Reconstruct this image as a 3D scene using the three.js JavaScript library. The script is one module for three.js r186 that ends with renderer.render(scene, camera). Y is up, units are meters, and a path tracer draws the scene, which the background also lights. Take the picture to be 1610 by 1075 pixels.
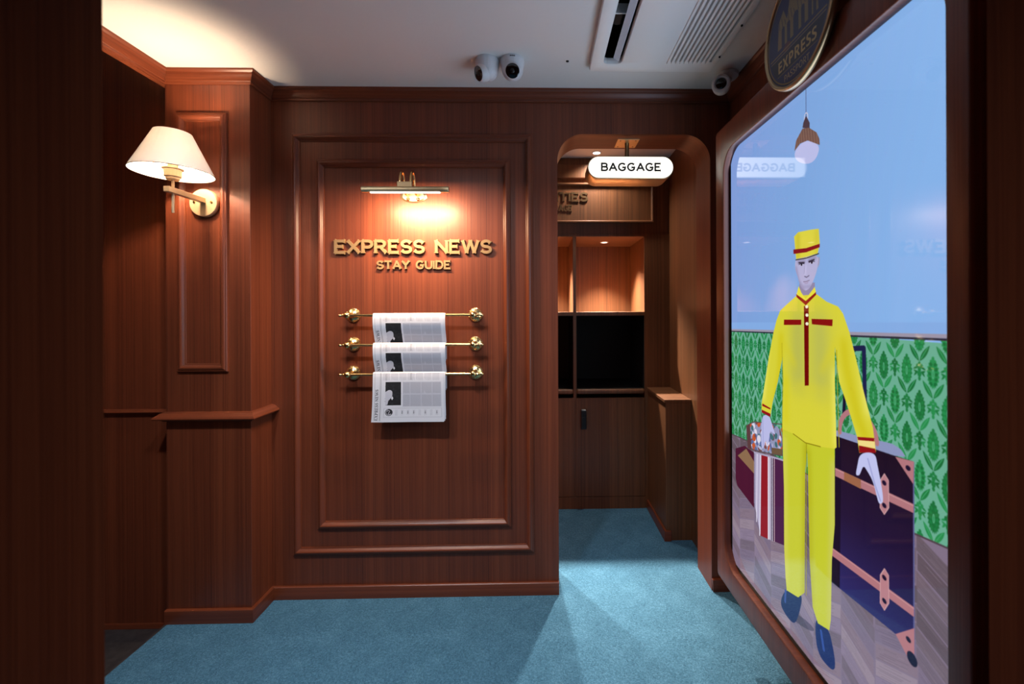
import * as THREE from 'three';
import { mergeGeometries, toCreasedNormals } from 'three/addons/utils/BufferGeometryUtils.js';
import { RoundedBoxGeometry } from 'three/addons/geometries/RoundedBoxGeometry.js';
import { RectAreaLightUniformsLib } from 'three/addons/lights/RectAreaLightUniformsLib.js';

// ---------- camera, exposure, light of the room ----------
const scene = new THREE.Scene();
scene.background = new THREE.Color(0x000000);
const camera = new THREE.PerspectiveCamera(2 * Math.atan(537.5 / 681) * 180 / Math.PI, 1610 / 1075, 0.02, 30);
camera.position.set(0, 1.407, 0);
camera.rotation.set(0, -0.0218, -0.004, 'YXZ');
camera.setViewOffset(1610, 1075, -59, 48.5, 1610, 1075);      // shift lens: verticals stay upright
camera.focus = 2.1; camera.userData.fStop = 2.8;
const renderer = new THREE.WebGLRenderer({ antialias: true });
renderer.toneMapping = THREE.LinearToneMapping;
renderer.toneMappingExposure = 1.0;
renderer.shadowMap.enabled = true;
RectAreaLightUniformsLib.init();

const WARM = new THREE.Color(1.0, 0.74, 0.50), PICTURE = new THREE.Color(1.0, 0.68, 0.40), NEUTRAL = new THREE.Color(1.0, 0.90, 0.80), SIGNWHITE = new THREE.Color(1.0, 0.95, 0.83);
const LIGHT = { sconce: 1.3, picture: 1100, sign: 1.6, screen: 2.8, downlight: 3.4, niche: 29, lobby: 7.8, vestibule: 6 };
function spot(name, color, power, [x, y, z], [tx, ty, tz], angle, blend, radius) {
  const l = new THREE.SpotLight(color, power, 0, angle, blend, 2); l.name = name; l.position.set(x, y, z); l.target.position.set(tx, ty, tz);
  l.castShadow = true; l.shadow.radius = radius; scene.add(l, l.target); return l;
}
function area(name, color, power, w, h, [x, y, z], [tx, ty, tz]) {
  const l = new THREE.RectAreaLight(color, power, w, h); l.name = name; l.position.set(x, y, z); l.lookAt(tx, ty, tz); scene.add(l); return l;
}

// ---------- helpers ----------
let seed = 7;
const rnd = () => { seed = (seed * 1664525 + 1013904223) >>> 0; return seed / 4294967296; };
const used = {};
const numbered = (n) => { const k = used[n] = (used[n] ?? -1) + 1; return k ? n + '_' + String(k).padStart(3, '0') : n; };
function planarUV(g) {                                         // uv in metres, grain upright
  g = g.index ? g.toNonIndexed() : g;
  const p = g.attributes.position, uv = new Float32Array(p.count * 2), a = new THREE.Vector3(), b = new THREE.Vector3(), c = new THREE.Vector3();
  for (let i = 0; i < p.count; i += 3) {
    a.fromBufferAttribute(p, i); b.fromBufferAttribute(p, i + 1); c.fromBufferAttribute(p, i + 2);
    const n = b.clone().sub(a).cross(c.clone().sub(a)), x = Math.abs(n.x), y = Math.abs(n.y), z = Math.abs(n.z);
    [a, b, c].forEach((v, k) => { const [s, t] = x > y && x > z ? [v.z + 0.37, v.y] : y > z ? [v.z + 0.11, v.x] : [v.x, v.y]; uv[(i + k) * 2] = s; uv[(i + k) * 2 + 1] = t; });
  }
  g.setAttribute('uv', new THREE.BufferAttribute(uv, 2));
  return g;
}
function swapUV(g) { const u = g.attributes.uv; for (let i = 0; i < u.count; i++) u.setXY(i, u.getY(i), u.getX(i)); return g; }
const plain = (g) => { g = g.index ? g.toNonIndexed() : g; for (const k of Object.keys(g.attributes)) if (!['position', 'normal', 'uv'].includes(k)) g.deleteAttribute(k); return g; };
const join = (list) => list.length === 1 ? plain(list[0]) : mergeGeometries(list.map(plain));
// a box given by its limits, with softened edges
function bx(x0, x1, y0, y1, z0, z1, r = 0.0015) {
  const w = x1 - x0, h = y1 - y0, d = z1 - z0, rr = Math.min(r, w / 2.2, h / 2.2, d / 2.2);
  const g = rr > 0 ? new RoundedBoxGeometry(w, h, d, 2, rr) : new THREE.BoxGeometry(w, h, d);
  g.translate((x0 + x1) / 2, (y0 + y1) / 2, (z0 + z1) / 2);
  return planarUV(g);
}
const lathe = (pts, seg = 40) => new THREE.LatheGeometry(pts.map(([r, y]) => new THREE.Vector2(r, y)), seg);
const cyl = (r, len, seg = 24) => { const c = Math.min(r * 0.25, len * 0.2); return toCreasedNormals(lathe([[0, 0], [r - c, 0], [r, c], [r, len - c], [r - c, len], [0, len]], seg), 0.7); };
function tube(pts, r, seg = 40, rad = 12) { return new THREE.TubeGeometry(new THREE.CatmullRomCurve3(pts.map((p) => new THREE.Vector3(...p))), seg, r, rad); }
function mesh(name, geo, mat, parent = scene) {
  const m = new THREE.Mesh(geo, mat); m.name = parent === scene ? numbered(name) : name; m.castShadow = m.receiveShadow = true; parent.add(m); return m;
}
function tag(o, label, category, group) { Object.assign(o.userData, { label, category }); if (group) o.userData.group = group; return o; }
function thing(name, label, category, [x, y, z] = [0, 0, 0], group) { const o = new THREE.Group(); o.name = numbered(name); o.position.set(x, y, z); scene.add(o); return tag(o, label, category, group); }
function struct(name, geo, mat) { const m = mesh(name, geo, mat); m.userData.kind = 'structure'; return m; }
function structGroup(name) { const o = new THREE.Group(); o.name = numbered(name); o.userData.kind = 'structure'; scene.add(o); return o; }
// mitred moulding: one geometry for each straight length. Profile points are (inward, out of the plane).
function mould(path, closed, profile, A, B, N, O = [0, 0, 0]) {
  const n = path.length, at = [], seg = closed ? n : n - 1, V = (v) => new THREE.Vector3(...v), a = V(A), b = V(B), nn = V(N), o = V(O);
  const dir = (i) => { const p = path[(i + n) % n], q = path[(i + 1 + n) % n]; return new THREE.Vector2(q[0] - p[0], q[1] - p[1]).normalize(); };
  for (let i = 0; i < n; i++) {
    const d0 = !closed && i === 0 ? dir(0) : dir(i - 1), d1 = !closed && i === n - 1 ? dir(n - 2) : dir(i);
    const n0 = new THREE.Vector2(-d0.y, d0.x), n1 = new THREE.Vector2(-d1.y, d1.x), m = n0.clone().add(n1).divideScalar(1 + n0.dot(n1));
    at.push(profile.map(([s, h]) => o.clone().addScaledVector(a, path[i][0] + m.x * s).addScaledVector(b, path[i][1] + m.y * s).addScaledVector(nn, h)));
  }
  const out = [];
  for (let i = 0; i < seg; i++) {
    const P = at[i], Q = at[(i + 1) % n], pos = [], uv = []; let w = i * 0.217;
    const L = P[0].distanceTo(Q[0]);
    const put = (v, s, t) => { pos.push(v.x, v.y, v.z); uv.push(s, t); };
    for (let j = 0; j + 1 < profile.length; j++) {
      const e = P[j].distanceTo(P[j + 1]);
      put(P[j], w, 0); put(Q[j], w, L); put(Q[j + 1], w + e, L); put(P[j], w, 0); put(Q[j + 1], w + e, L); put(P[j + 1], w + e, 0); w += e;
    }
    for (const [E, flip] of [[P, 1], [Q, 0]]) for (let j = 1; j + 1 < profile.length; j++) { const t = flip ? [0, j + 1, j] : [0, j, j + 1]; for (const k of t) put(E[k], k * 0.004, 0.3); }
    const g = new THREE.BufferGeometry();
    g.setAttribute('position', new THREE.Float32BufferAttribute(pos, 3)); g.setAttribute('uv', new THREE.Float32BufferAttribute(uv, 2)); g.computeVertexNormals();
    out.push(toCreasedNormals(g, 0.6));
  }
  return out;
}
const X = [1, 0, 0], Y = [0, 1, 0], Z = [0, 0, 1], NZ = [0, 0, -1];

// ---------- lettering: engraver's capitals built from strokes ----------
const arc = (cx, cy, rx, ry, d0, d1, n = 12) => Array.from({ length: n + 1 }, (_, i) => { const t = (d0 + (d1 - d0) * i / n) * Math.PI / 180; return [cx + rx * Math.cos(t), cy + ry * Math.sin(t)]; });
const GLYPH = {
  E: [0.68, [[0, 0], [0, 1]], [[0, 1], [0.66, 1]], [[0, 0.52], [0.5, 0.52]], [[0, 0], [0.68, 0]]],
  X: [0.86, [[0, 0], [0.86, 1]], [[0, 1], [0.86, 0]]],
  P: [0.7, [[0, 0], [0, 1]], [[0, 1], [0.42, 1], ...arc(0.42, 0.73, 0.28, 0.27, 90, -90), [0, 0.46]]],
  R: [0.8, [[0, 0], [0, 1]], [[0, 1], [0.42, 1], ...arc(0.42, 0.74, 0.28, 0.26, 90, -90), [0, 0.48]], [[0.38, 0.48], [0.8, 0]]],
  S: [0.7, [...arc(0.35, 0.75, 0.33, 0.25, 25, 270), ...arc(0.35, 0.25, 0.35, 0.25, 90, -155)]],
  N: [0.82, [[0, 0], [0, 1]], [[0, 1], [0.82, 0]], [[0.82, 0], [0.82, 1]]],
  W: [1.2, [[0, 1], [0.3, 0]], [[0.3, 0], [0.6, 1]], [[0.6, 1], [0.9, 0]], [[0.9, 0], [1.2, 1]]],
  T: [0.8, [[0, 1], [0.8, 1]], [[0.4, 0], [0.4, 1]]],
  A: [0.9, [[0, 0], [0.45, 1]], [[0.45, 1], [0.9, 0]], [[0.16, 0.32], [0.74, 0.32]]],
  Y: [0.84, [[0, 1], [0.42, 0.46]], [[0.84, 1], [0.42, 0.46]], [[0.42, 0], [0.42, 0.46]]],
  G: [0.9, [...arc(0.46, 0.5, 0.46, 0.5, 48, 318, 20), [0.84, 0.44]], [[0.52, 0.44], [0.88, 0.44]]],
  U: [0.78, [[0, 1], [0, 0.36], ...arc(0.39, 0.36, 0.39, 0.36, 180, 360), [0.78, 1]]],
  I: [0.02, [[0, 0], [0, 1]]],
  D: [0.82, [[0, 0], [0, 1]], [[0, 1], [0.38, 1], ...arc(0.38, 0.5, 0.44, 0.5, 90, -90), [0, 0]]],
  B: [0.72, [[0, 0], [0, 1]], [[0, 1], [0.42, 1], ...arc(0.42, 0.76, 0.24, 0.24, 90, -90), [0, 0.52]], [[0.4, 0.52], ...arc(0.44, 0.26, 0.28, 0.26, 90, -90), [0, 0]]],
  M: [0.98, [[0, 0], [0, 1]], [[0, 1], [0.49, 0.12]], [[0.49, 0.12], [0.98, 1]], [[0.98, 1], [0.98, 0]]],
};
const glyphWidth = (c) => c === ' ' ? 0.42 : GLYPH[c][0];
// letters standing on the plane z = z0, read from +z; x0..x1 and y0..y1 are the limits of the line
function lettering(text, x0, x1, y0, y1, z0, depth, weight, mat, parent, gap = 0.36) {
  const h = y1 - y0, t = weight * h, total = [...text].reduce((s, c) => s + glyphWidth(c) + gap, -gap), k = (x1 - x0 - t) / total;
  let x = x0 + t / 2;
  for (const c of text) {
    if (c !== ' ') {
      const list = [], sy = h - t; let layer = 0;
      const bar = (p, q, th) => {
        const dx = q[0] - p[0], dy = q[1] - p[1], len = Math.hypot(dx, dy), g = new THREE.BoxGeometry(len + th * 0.35, th, depth - layer * 0.00006);
        g.rotateZ(Math.atan2(dy, dx)); g.translate((p[0] + q[0]) / 2, (p[1] + q[1]) / 2, z0 + (depth - layer * 0.00006) / 2); layer = (layer + 1) % 20; list.push(g);
      };
      for (const s of GLYPH[c].slice(1)) {
        const pts = s.map(([u, v]) => [x + u * k, y0 + t / 2 + v * sy]);
        for (let i = 0; i + 1 < pts.length; i++) bar(pts[i], pts[i + 1], t);
        for (const [e, f] of [[pts[0], pts[1]], [pts.at(-1), pts.at(-2)]]) {      // the fine wedge at each end of a stroke
          const a = Math.atan2(f[1] - e[1], f[0] - e[0]) + Math.PI / 2, w = t * 0.66;
          const ex = e[0] - Math.cos(a - Math.PI / 2) * t * 0.1, ey = e[1] - Math.sin(a - Math.PI / 2) * t * 0.1;
          bar([ex - Math.cos(a) * w, ey - Math.sin(a) * w], [ex + Math.cos(a) * w, ey + Math.sin(a) * w], t * 0.3);
        }
      }
      mesh('letter', join(list), mat, parent);
    }
    x += (glyphWidth(c) + gap) * k;
  }
}

// ---------- textures ----------
const lattice = (n) => Float32Array.from({ length: n }, rnd);
function noise1(n) { const l = lattice(n); return (t) => { t = ((t % 1) + 1) % 1 * n; const i = Math.floor(t), f = t - i, s = f * f * (3 - 2 * f); return l[i % n] * (1 - s) + l[(i + 1) % n] * s; }; }
function noise2(nx, ny) {
  const l = lattice(nx * ny), g = (i, j) => l[(i % nx) + (j % ny) * nx];
  return (u, v) => { u *= nx; v *= ny; const i = Math.floor(u), j = Math.floor(v), f = u - i, h = v - j, s = f * f * (3 - 2 * f), t = h * h * (3 - 2 * h); return (g(i, j) * (1 - s) + g(i + 1, j) * s) * (1 - t) + (g(i, j + 1) * (1 - s) + g(i + 1, j + 1) * s) * t; };
}
function dataTexture(size, fn, srgb, metres, metresY = metres) {
  const d = new Uint8Array(size * size * 4);
  for (let y = 0; y < size; y++) for (let x = 0; x < size; x++) { const c = fn((x + 0.5) / size, (y + 0.5) / size), o = (y * size + x) * 4; d[o] = c[0]; d[o + 1] = c[1]; d[o + 2] = c[2]; d[o + 3] = 255; }
  const t = new THREE.DataTexture(d, size, size); t.wrapS = t.wrapT = THREE.RepeatWrapping; t.magFilter = THREE.LinearFilter; t.minFilter = THREE.LinearMipmapLinearFilter; t.generateMipmaps = true;
  if (srgb) t.colorSpace = THREE.SRGBColorSpace; t.repeat.set(1 / metres, 1 / metresY); t.needsUpdate = true; return t;
}
const clamp = (x) => Math.max(0, Math.min(1, x)), mix = (a, b, t) => a.map((v, i) => v + (b[i] - v) * t);
function woodTextures(dark, light, tile) {                     // straight-grained veneer: upright pin stripes, wider leaves, short pores
  const bands = noise1(14), leaf = noise1(31), pin = noise1(120), fine = noise1(330), wave = noise2(6, 3), fleck = noise2(260, 9), pore = noise2(420, 26);
  const tone = (u, v) => { const w = u + (wave(u, v) - 0.5) * 0.012; return clamp(0.16 * bands(w) + 0.16 * leaf(w) + 0.28 * pin(w) + 0.22 * fine(w) + 0.11 + 0.2 * (fleck(u, v) - 0.5) + 0.03 - 0.22 * Math.max(0, pore(u, v) - 0.72)); };
  return { map: dataTexture(1024, (u, v) => mix(dark, light, tone(u, v)), true, tile, tile * 1.8), bumpMap: dataTexture(512, (u, v) => { const k = 255 * clamp(0.5 + 0.35 * (pin(u) - 0.5) + 0.6 * (fine(u) - 0.5) - Math.max(0, pore(u, v) - 0.7)); return [k, k, k]; }, false, tile, tile * 1.8) };
}
const canvas = (w, h) => { const c = document.createElement('canvas'); c.width = w; c.height = h; return [c, c.getContext('2d')]; };
const canvasTexture = (c) => { const t = new THREE.CanvasTexture(c); t.colorSpace = THREE.SRGBColorSpace; t.anisotropy = 8; return t; };

const std = (o) => new THREE.MeshPhysicalMaterial(o);
const sapele = woodTextures([84, 37, 22], [136, 69, 41], 0.62), oak = woodTextures([72, 43, 24], [140, 90, 54], 0.55);
const fibre = noise2(300, 300), tuft = noise2(110, 110), patch = noise2(9, 9), speck = noise2(512, 512);
const carpetTone = (u, v) => clamp(0.5 + 0.55 * (fibre(u, v) - 0.5) + 0.4 * (tuft(u, v) - 0.5) + 0.18 * (patch(u, v) - 0.5) + 0.5 * (speck(u, v) - 0.5));
const carpetMap = dataTexture(1024, (u, v) => { const s = speck(v, u), k = carpetTone(u, v); return mix(mix([38, 82, 107], [96, 148, 178], k), [158, 190, 206], s > 0.86 ? (s - 0.86) * 2.4 : 0); }, true, 0.55);
const carpetBump = dataTexture(512, (u, v) => { const k = 255 * carpetTone(u, v); return [k, k, k]; }, false, 0.55);
const mottle = noise2(60, 60), mottle2 = noise2(11, 11);
const tileMap = dataTexture(256, (u, v) => { const k = 0.6 * mottle(u, v) + 0.4 * mottle2(u, v); return mix([40, 38, 40], [68, 64, 64], k); }, true, 0.8);
const plasterBump = dataTexture(256, (u, v) => { const k = 255 * mottle(u, v); return [k, k, k]; }, false, 0.5);
const linen = dataTexture(256, (u, v) => { const k = 128 + 60 * Math.sin(u * 402) * 0.5 + 60 * Math.sin(v * 402) * 0.5; return [k, k, k]; }, false, 0.06);
const M = {
  wood: std({ ...sapele, bumpScale: 0.00025, roughness: 0.42 }),
  trim: std({ ...sapele, bumpScale: 0.0002, roughness: 0.36 }),
  oak: std({ ...oak, bumpScale: 0.0002, roughness: 0.45 }),
  ceiling: std({ color: 0xe6e1dd, roughness: 0.9, bumpMap: plasterBump, bumpScale: 0.0002 }),
  carpet: std({ map: carpetMap, bumpMap: carpetBump, bumpScale: 0.003, roughness: 1, sheen: 0.25, sheenColor: new THREE.Color(0.3, 0.5, 0.55), sheenRoughness: 0.7 }),
  tile: std({ map: tileMap, roughness: 0.5 }),
  dark: std({ color: 0x0d0b0b, roughness: 0.7 }),
  black: std({ color: 0x0a0a0b, roughness: 0.35 }),
  brass: std({ color: new THREE.Color(0.78, 0.55, 0.24), metalness: 1, roughness: 0.2 }),
  satinBrass: std({ color: new THREE.Color(0.80, 0.62, 0.36), metalness: 1, roughness: 0.38 }),
  bronze: std({ color: new THREE.Color(0.42, 0.28, 0.15), metalness: 1, roughness: 0.34 }),
  gilt: std({ color: new THREE.Color(0.33, 0.21, 0.10), metalness: 0.35, roughness: 0.48 }),
  cream: std({ color: new THREE.Color(0.62, 0.43, 0.25), metalness: 0.25, roughness: 0.45 }),
  whitePlastic: std({ color: 0xdddde0, roughness: 0.38 }),
  acPlastic: std({ color: 0xefebe8, roughness: 0.5 }),
  lens: std({ color: 0x050506, roughness: 0.08, clearcoat: 1 }),
  steel: std({ color: new THREE.Color(0.5, 0.5, 0.5), metalness: 1, roughness: 0.35 }),
  lock: std({ color: 0x141416, roughness: 0.3 }),
  shade: std({ color: 0xfffaf4, roughness: 0.95, transmission: 0.20, thickness: 0, side: THREE.DoubleSide, bumpMap: linen, bumpScale: 0.0001 }),
};
const glow = (color, k) => std({ color: 0x111111, emissive: color, emissiveIntensity: k, roughness: 0.6 });

// ---------- the shell ----------
const WALL = -2.16, PIL = -2.005, CEIL = 2.5;
struct('floor', bx(-1.69, 1.3, -0.04, 0, -3.12, 2.3, 0), M.carpet);
struct('floor_step', bx(-1.70, -1.688, -0.1, 0.001, WALL, 2.3, 0.001), M.tile);
struct('floor_tiled', bx(-2.8, -1.70, -0.14, -0.09, -2.3, 2.3, 0), M.tile);
{ // ceiling with the opening for the air conditioner
  const s = new THREE.Shape([[-1.72, -2.3], [1.3, -2.3], [1.3, 3.75], [-1.72, 3.75]].map((p) => new THREE.Vector2(...p)));
  s.holes.push(new THREE.Path([[0.25, 0.98], [0.25, 1.9], [0.745, 1.9], [0.745, 0.98]].map((p) => new THREE.Vector2(...p))));
  const g = new THREE.ExtrudeGeometry(s, { depth: 0.12, bevelEnabled: false }); g.rotateX(-Math.PI / 2); g.translate(0, CEIL, 0);
  struct('ceiling', planarUV(g), M.ceiling);
}
struct('ceiling_recess', bx(-2.8, -1.72, 2.78, 2.84, -2.3, 2.3, 0), M.ceiling);
{ // back wall with the round-cornered opening
  const s = new THREE.Shape(); const r = 0.13, L = 0.089, R = 0.858, T = 2.290;
  s.moveTo(-1.9, 0); s.lineTo(L, 0); s.lineTo(L, T - r); s.absarc(L + r, T - r, r, Math.PI, Math.PI / 2, true); s.lineTo(R - r, T); s.absarc(R - r, T - r, r, Math.PI / 2, 0, true); s.lineTo(R, 0);
  s.lineTo(1.2, 0); s.lineTo(1.2, CEIL); s.lineTo(-1.9, CEIL); s.closePath();
  const g = new THREE.ExtrudeGeometry(s, { depth: 0.194, bevelEnabled: false, curveSegments: 24 }); g.translate(0, 0, -2.354);
  struct('wall_back', toCreasedNormals(planarUV(g), 0.5), M.wood);
}
struct('pillar', bx(-1.70, -1.32, 0, CEIL, WALL, PIL, 0.002), M.wood);
struct('wall_recess_back', bx(-2.8, -1.699, -0.1, 2.8, -2.3, -2.10, 0), M.wood);
struct('wall_recess_left', bx(-2.86, -2.78, -0.14, 2.84, -2.3, 2.3, 0), M.wood);
struct('wall_right', bx(0.96, 1.1, 0, CEIL, WALL, -0.55, 0), M.wood);
{ // thin wall between the lobby and the place where the photographer stands; its doorway splays open towards the lobby
  const prism = (pts, y0, y1) => { const g = new THREE.ExtrudeGeometry(new THREE.Shape(pts.map(([x, z]) => new THREE.Vector2(x, -z))), { depth: y1 - y0, bevelEnabled: false }); g.rotateX(-Math.PI / 2); g.translate(0, y0, 0); return planarUV(g); };
  struct('wall_front', join([prism([[-2.8, -0.602], [-2.8, -0.576], [-0.568, -0.576], [-0.62, -0.602]], -0.14, 2.84), prism([[1.3, -0.602], [0.66, -0.602], [0.609, -0.576], [1.3, -0.576]], -0.14, 2.84), prism([[-0.62, -0.602], [-0.568, -0.576], [0.609, -0.576], [0.66, -0.602]], 2.35, 2.84)]), M.wood);
}
struct('wall_vestibule_left', bx(-1.5, -1.4, 0, CEIL, -0.48, 2.3, 0), M.wood);
struct('wall_vestibule_right', bx(1.25, 1.35, 0, CEIL, -0.48, 2.3, 0), M.wood);
struct('wall_vestibule_rear', bx(-2.86, 1.35, -0.14, 2.84, 2.28, 2.4, 0), M.wood);
struct('wall_corridor_right', bx(0.925, 1.1, 0, CEIL, -3.75, -2.354, 0), M.oak);
struct('wall_corridor_left', bx(-1.5, -1.4, 0, CEIL, -3.75, -2.354, 0), M.oak);
struct('wall_corridor_back', bx(-1.5, 0.96, 1.955, CEIL, -3.75, -3.09, 0), M.oak);
struct('wall_corridor_end', bx(-1.5, 1.1, 0, CEIL, -3.75, -3.68, 0), M.oak);
struct('wall_corridor_stile', bx(0.762, 0.96, 0, 1.955, -3.6, -3.075, 0.001), M.oak);
struct('wall_header_left', bx(-1.722, -1.70, 2.44, 2.79, -2.10, -0.48, 0), M.wood);

// mouldings, crown, rails and baseboards
const crown = [[0.040, 0], [0.038, -0.008], [0.030, -0.014], [0.027, -0.024], [0.014, -0.036], [0.012, -0.044], [0.009, -0.046], [0.008, -0.054], [0, -0.056]];
const rail = [[0, 0.957], [0.010, 0.955], [0.016, 0.951], [0.034, 0.936], [0.036, 0.930], [0.034, 0.925], [0.012, 0.919], [0.008, 0.913], [0, 0.912]];
const base = [[0, 0.062], [0.011, 0.062], [0.0145, 0.0585], [0.015, 0.053], [0.015, 0.0005]];
function run(name, path, profile, o, mat = M.trim) { const t = structGroup(name); for (const g of mould(path, false, profile, X, NZ, Y, o)) mesh('moulding', g, mat, t); }
run('trim_1', [[0.96, 0.6], [0.96, 2.16], [-1.32, 2.16], [-1.32, 2.005], [-1.70, 2.005], [-1.70, 0.6]], crown, [0, CEIL, 0]);
run('trim_2', [[-1.32, 2.16], [-1.32, 2.005], [-1.70, 2.005], [-1.70, 2.10]], rail, [0, 0, 0]);
run('trim_3', [[-1.70, 2.10], [-2.78, 2.10]], rail.map(([s, h]) => [s * 0.6, h * 0.45 + 0.52]), [0, 0, 0]);
run('baseboard_back', [[0.089, 2.16], [-1.32, 2.16], [-1.32, 2.005], [-1.70, 2.005]], base, [0, 0, 0]);
run('baseboard_right', [[0.96, 0.6], [0.96, 2.16], [0.858, 2.16]], base, [0, 0, 0]);
run('baseboard_recess', [[-1.70, 2.10], [-2.78, 2.10]], [[0, 0.024], [0.006, 0.024], [0.008, 0.02], [0.008, 0.0]], [0, -0.09, 0]);
const ogee = [[0, 0], [0, 0.010], [0.003, 0.0135], [0.007, 0.0135], [0.009, 0.016], [0.013, 0.0195], [0.018, 0.0205], [0.023, 0.0185], [0.028, 0.013], [0.031, 0.0075], [0.0335, 0.006], [0.036, 0.006], [0.037, 0.004], [0.037, 0]];
function panelFrame(name, x0, x1, y0, y1, z) {
  const t = structGroup(name);
  for (const g of mould([[x0, y0], [x1, y0], [x1, y1], [x0, y1]], true, ogee, X, Y, Z, [0, 0, z])) mesh('moulding', g, M.trim, t);
}
panelFrame('trim_4', -1.215, -0.036, 0.214, 2.283, WALL);
panelFrame('trim_5', -1.097, -0.147, 0.341, 2.156, WALL);
panelFrame('trim_6', -1.643, -1.418, 1.139, 2.311, PIL);

// ---------- wall lamp ----------
{
  const t = thing('wall_lamp', 'lit brass wall lamp with a white cone shade on the pillar', 'wall lamp', [-1.516, 1.902, PIL]);
  const plate = lathe([[0, 0], [0.060, 0], [0.062, 0.002], [0.062, 0.018], [0.060, 0.021], [0, 0.021]], 64); plate.rotateX(Math.PI / 2);
  const p = mesh('back_plate', toCreasedNormals(plate.toNonIndexed(), 0.6), M.cream, t);
  for (const x of [-0.038, 0.038]) { const s = cyl(0.0055, 0.006, 16); s.rotateX(Math.PI / 2); s.translate(x, 0.002, 0.019); mesh('screw', s, M.brass, p); }
  mesh('arm', bx(-0.012, 0.012, -0.002, 0.020, 0.018, 0.213, 0.002), M.cream, t);
  const rod = cyl(0.0052, 0.150, 16); rod.translate(0, -0.083, 0.180); mesh('rod', rod, M.cream, t);
  const cup = lathe([[0.0, 0.052], [0.020, 0.052], [0.024, 0.056], [0.024, 0.062], [0.029, 0.066], [0.030, 0.094], [0.036, 0.096], [0.036, 0.101], [0.028, 0.102], [0.018, 0.104], [0.017, 0.142], [0, 0.143]], 40); cup.translate(0, 0, 0.180);
  mesh('socket', toCreasedNormals(cup.toNonIndexed(), 0.6), M.cream, t);
  const bulb = new THREE.SphereGeometry(0.024, 24, 16); bulb.scale(1, 1.25, 1); bulb.translate(0, 0.172, 0.180);
  mesh('bulb', bulb, glow(WARM, 6), t);
  const sh = lathe([[0.140, 0.082], [0.1395, 0.0845], [0.0645, 0.246], [0.064, 0.248], [0.0628, 0.248], [0.1378, 0.0845], [0.1385, 0.082], [0.140, 0.082]], 72); sh.translate(0, 0, 0.180);
  const shade = mesh('shade', toCreasedNormals(sh.toNonIndexed(), 0.5), M.shade, t);
  const rim = new THREE.TorusGeometry(0.1402, 0.0015, 8, 90); rim.rotateX(Math.PI / 2); rim.translate(0, 0.0823, 0.180); mesh('rim', rim, std({ color: 0x2a2320, roughness: 0.6 }), shade);
  for (let k = 0; k < 3; k++) { const a = k * 2.094 + 0.5, u = Math.cos(a), w = Math.sin(a); mesh('spoke', tube([[0.03 * u, 0.099, 0.18 + 0.03 * w], [0.1 * u, 0.135, 0.18 + 0.1 * w], [0.113 * u, 0.140, 0.18 + 0.113 * w]], 0.0012, 12, 6), M.bronze, shade); }
  const l = new THREE.PointLight(WARM, LIGHT.sconce, 0, 2); l.name = 'wall_lamp_light'; l.position.set(-1.516, 2.074, PIL + 0.180); l.castShadow = true; l.shadow.radius = 1; scene.add(l);
}

// ---------- picture light ----------
{
  const cx = -0.604, zt = -1.965, t = thing('picture_light', 'brass picture light glowing above the raised gold lettering', 'picture light', [-0.6225, 1.972, WALL]);
  const z = zt - WALL;
  const shell = new THREE.LatheGeometry([[0, 0], [0.013, 0], [0.0142, 0.0015], [0.0142, 0.0385], [0.0135, 0.04], [0.0135, 0.350], [0.0142, 0.3515], [0.0142, 0.3885], [0.013, 0.390], [0, 0.390]].map((p) => new THREE.Vector2(...p)), 36);
  shell.rotateZ(-Math.PI / 2); shell.translate(-0.1765, -0.0145, z); mesh('lamp_tube', toCreasedNormals(shell.toNonIndexed(), 0.6), M.satinBrass, t);
  const strip = new THREE.CapsuleGeometry(0.0062, 0.306, 6, 20); strip.rotateZ(Math.PI / 2); strip.translate(0.0185, -0.027, z + 0.002); mesh('light_strip', strip, glow(PICTURE.clone().lerp(new THREE.Color(1, 1, 1), 0.55), 1.6), t);
  mesh('bracket', bx(-0.018, 0.050, -0.007, 0.020, z - 0.012, z + 0.010, 0.003), M.bronze, t);
  const bp = lathe([[0, 0], [0.058, 0], [0.062, 0.003], [0.062, 0.006], [0.054, 0.009], [0.050, 0.012], [0, 0.013]], 48); bp.rotateX(Math.PI / 2); bp.scale(1.06, 0.5, 1); bp.translate(0, 0.004, 0);
  mesh('base_plate', toCreasedNormals(bp.toNonIndexed(), 0.5), M.satinBrass, t);
  for (const x of [-0.024, 0.024]) {
    mesh('neck', tube([[x, 0.006, 0.008], [x, 0.004, 0.050], [x + 0.004, 0.020, 0.085], [x + 0.008, 0.062, 0.110], [x + 0.012, 0.082, 0.140], [x + 0.015, 0.068, 0.172], [x + 0.018, 0.026, z], [x + 0.018, 0.006, z]], 0.0062, 60, 14), M.brass, t);
    const b = new THREE.SphereGeometry(0.0082, 20, 14); b.translate(x, -0.012, 0.017); mesh('stud', b, M.brass, t);
  }
  area('picture_light_glow', PICTURE, LIGHT.picture, 0.306, 0.012, [cx, 1.9370, zt + 0.001], [cx, 1.70, zt - 0.140]);
}

// ---------- raised lettering ----------
lettering('EXPRESS NEWS', -1.009, -0.237, 1.692, 1.762, WALL + 0.0005, 0.014, 0.20, M.gilt, thing('wall_lettering', 'upper line of raised gold letters reading EXPRESS NEWS on the panelled wall', 'lettering'), 0.30);
lettering('STAY GUIDE', -0.804, -0.440, 1.616, 1.660, WALL + 0.0005, 0.011, 0.20, M.gilt, thing('wall_lettering', 'smaller line of raised gold letters reading STAY GUIDE', 'lettering'), 0.30);

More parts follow.
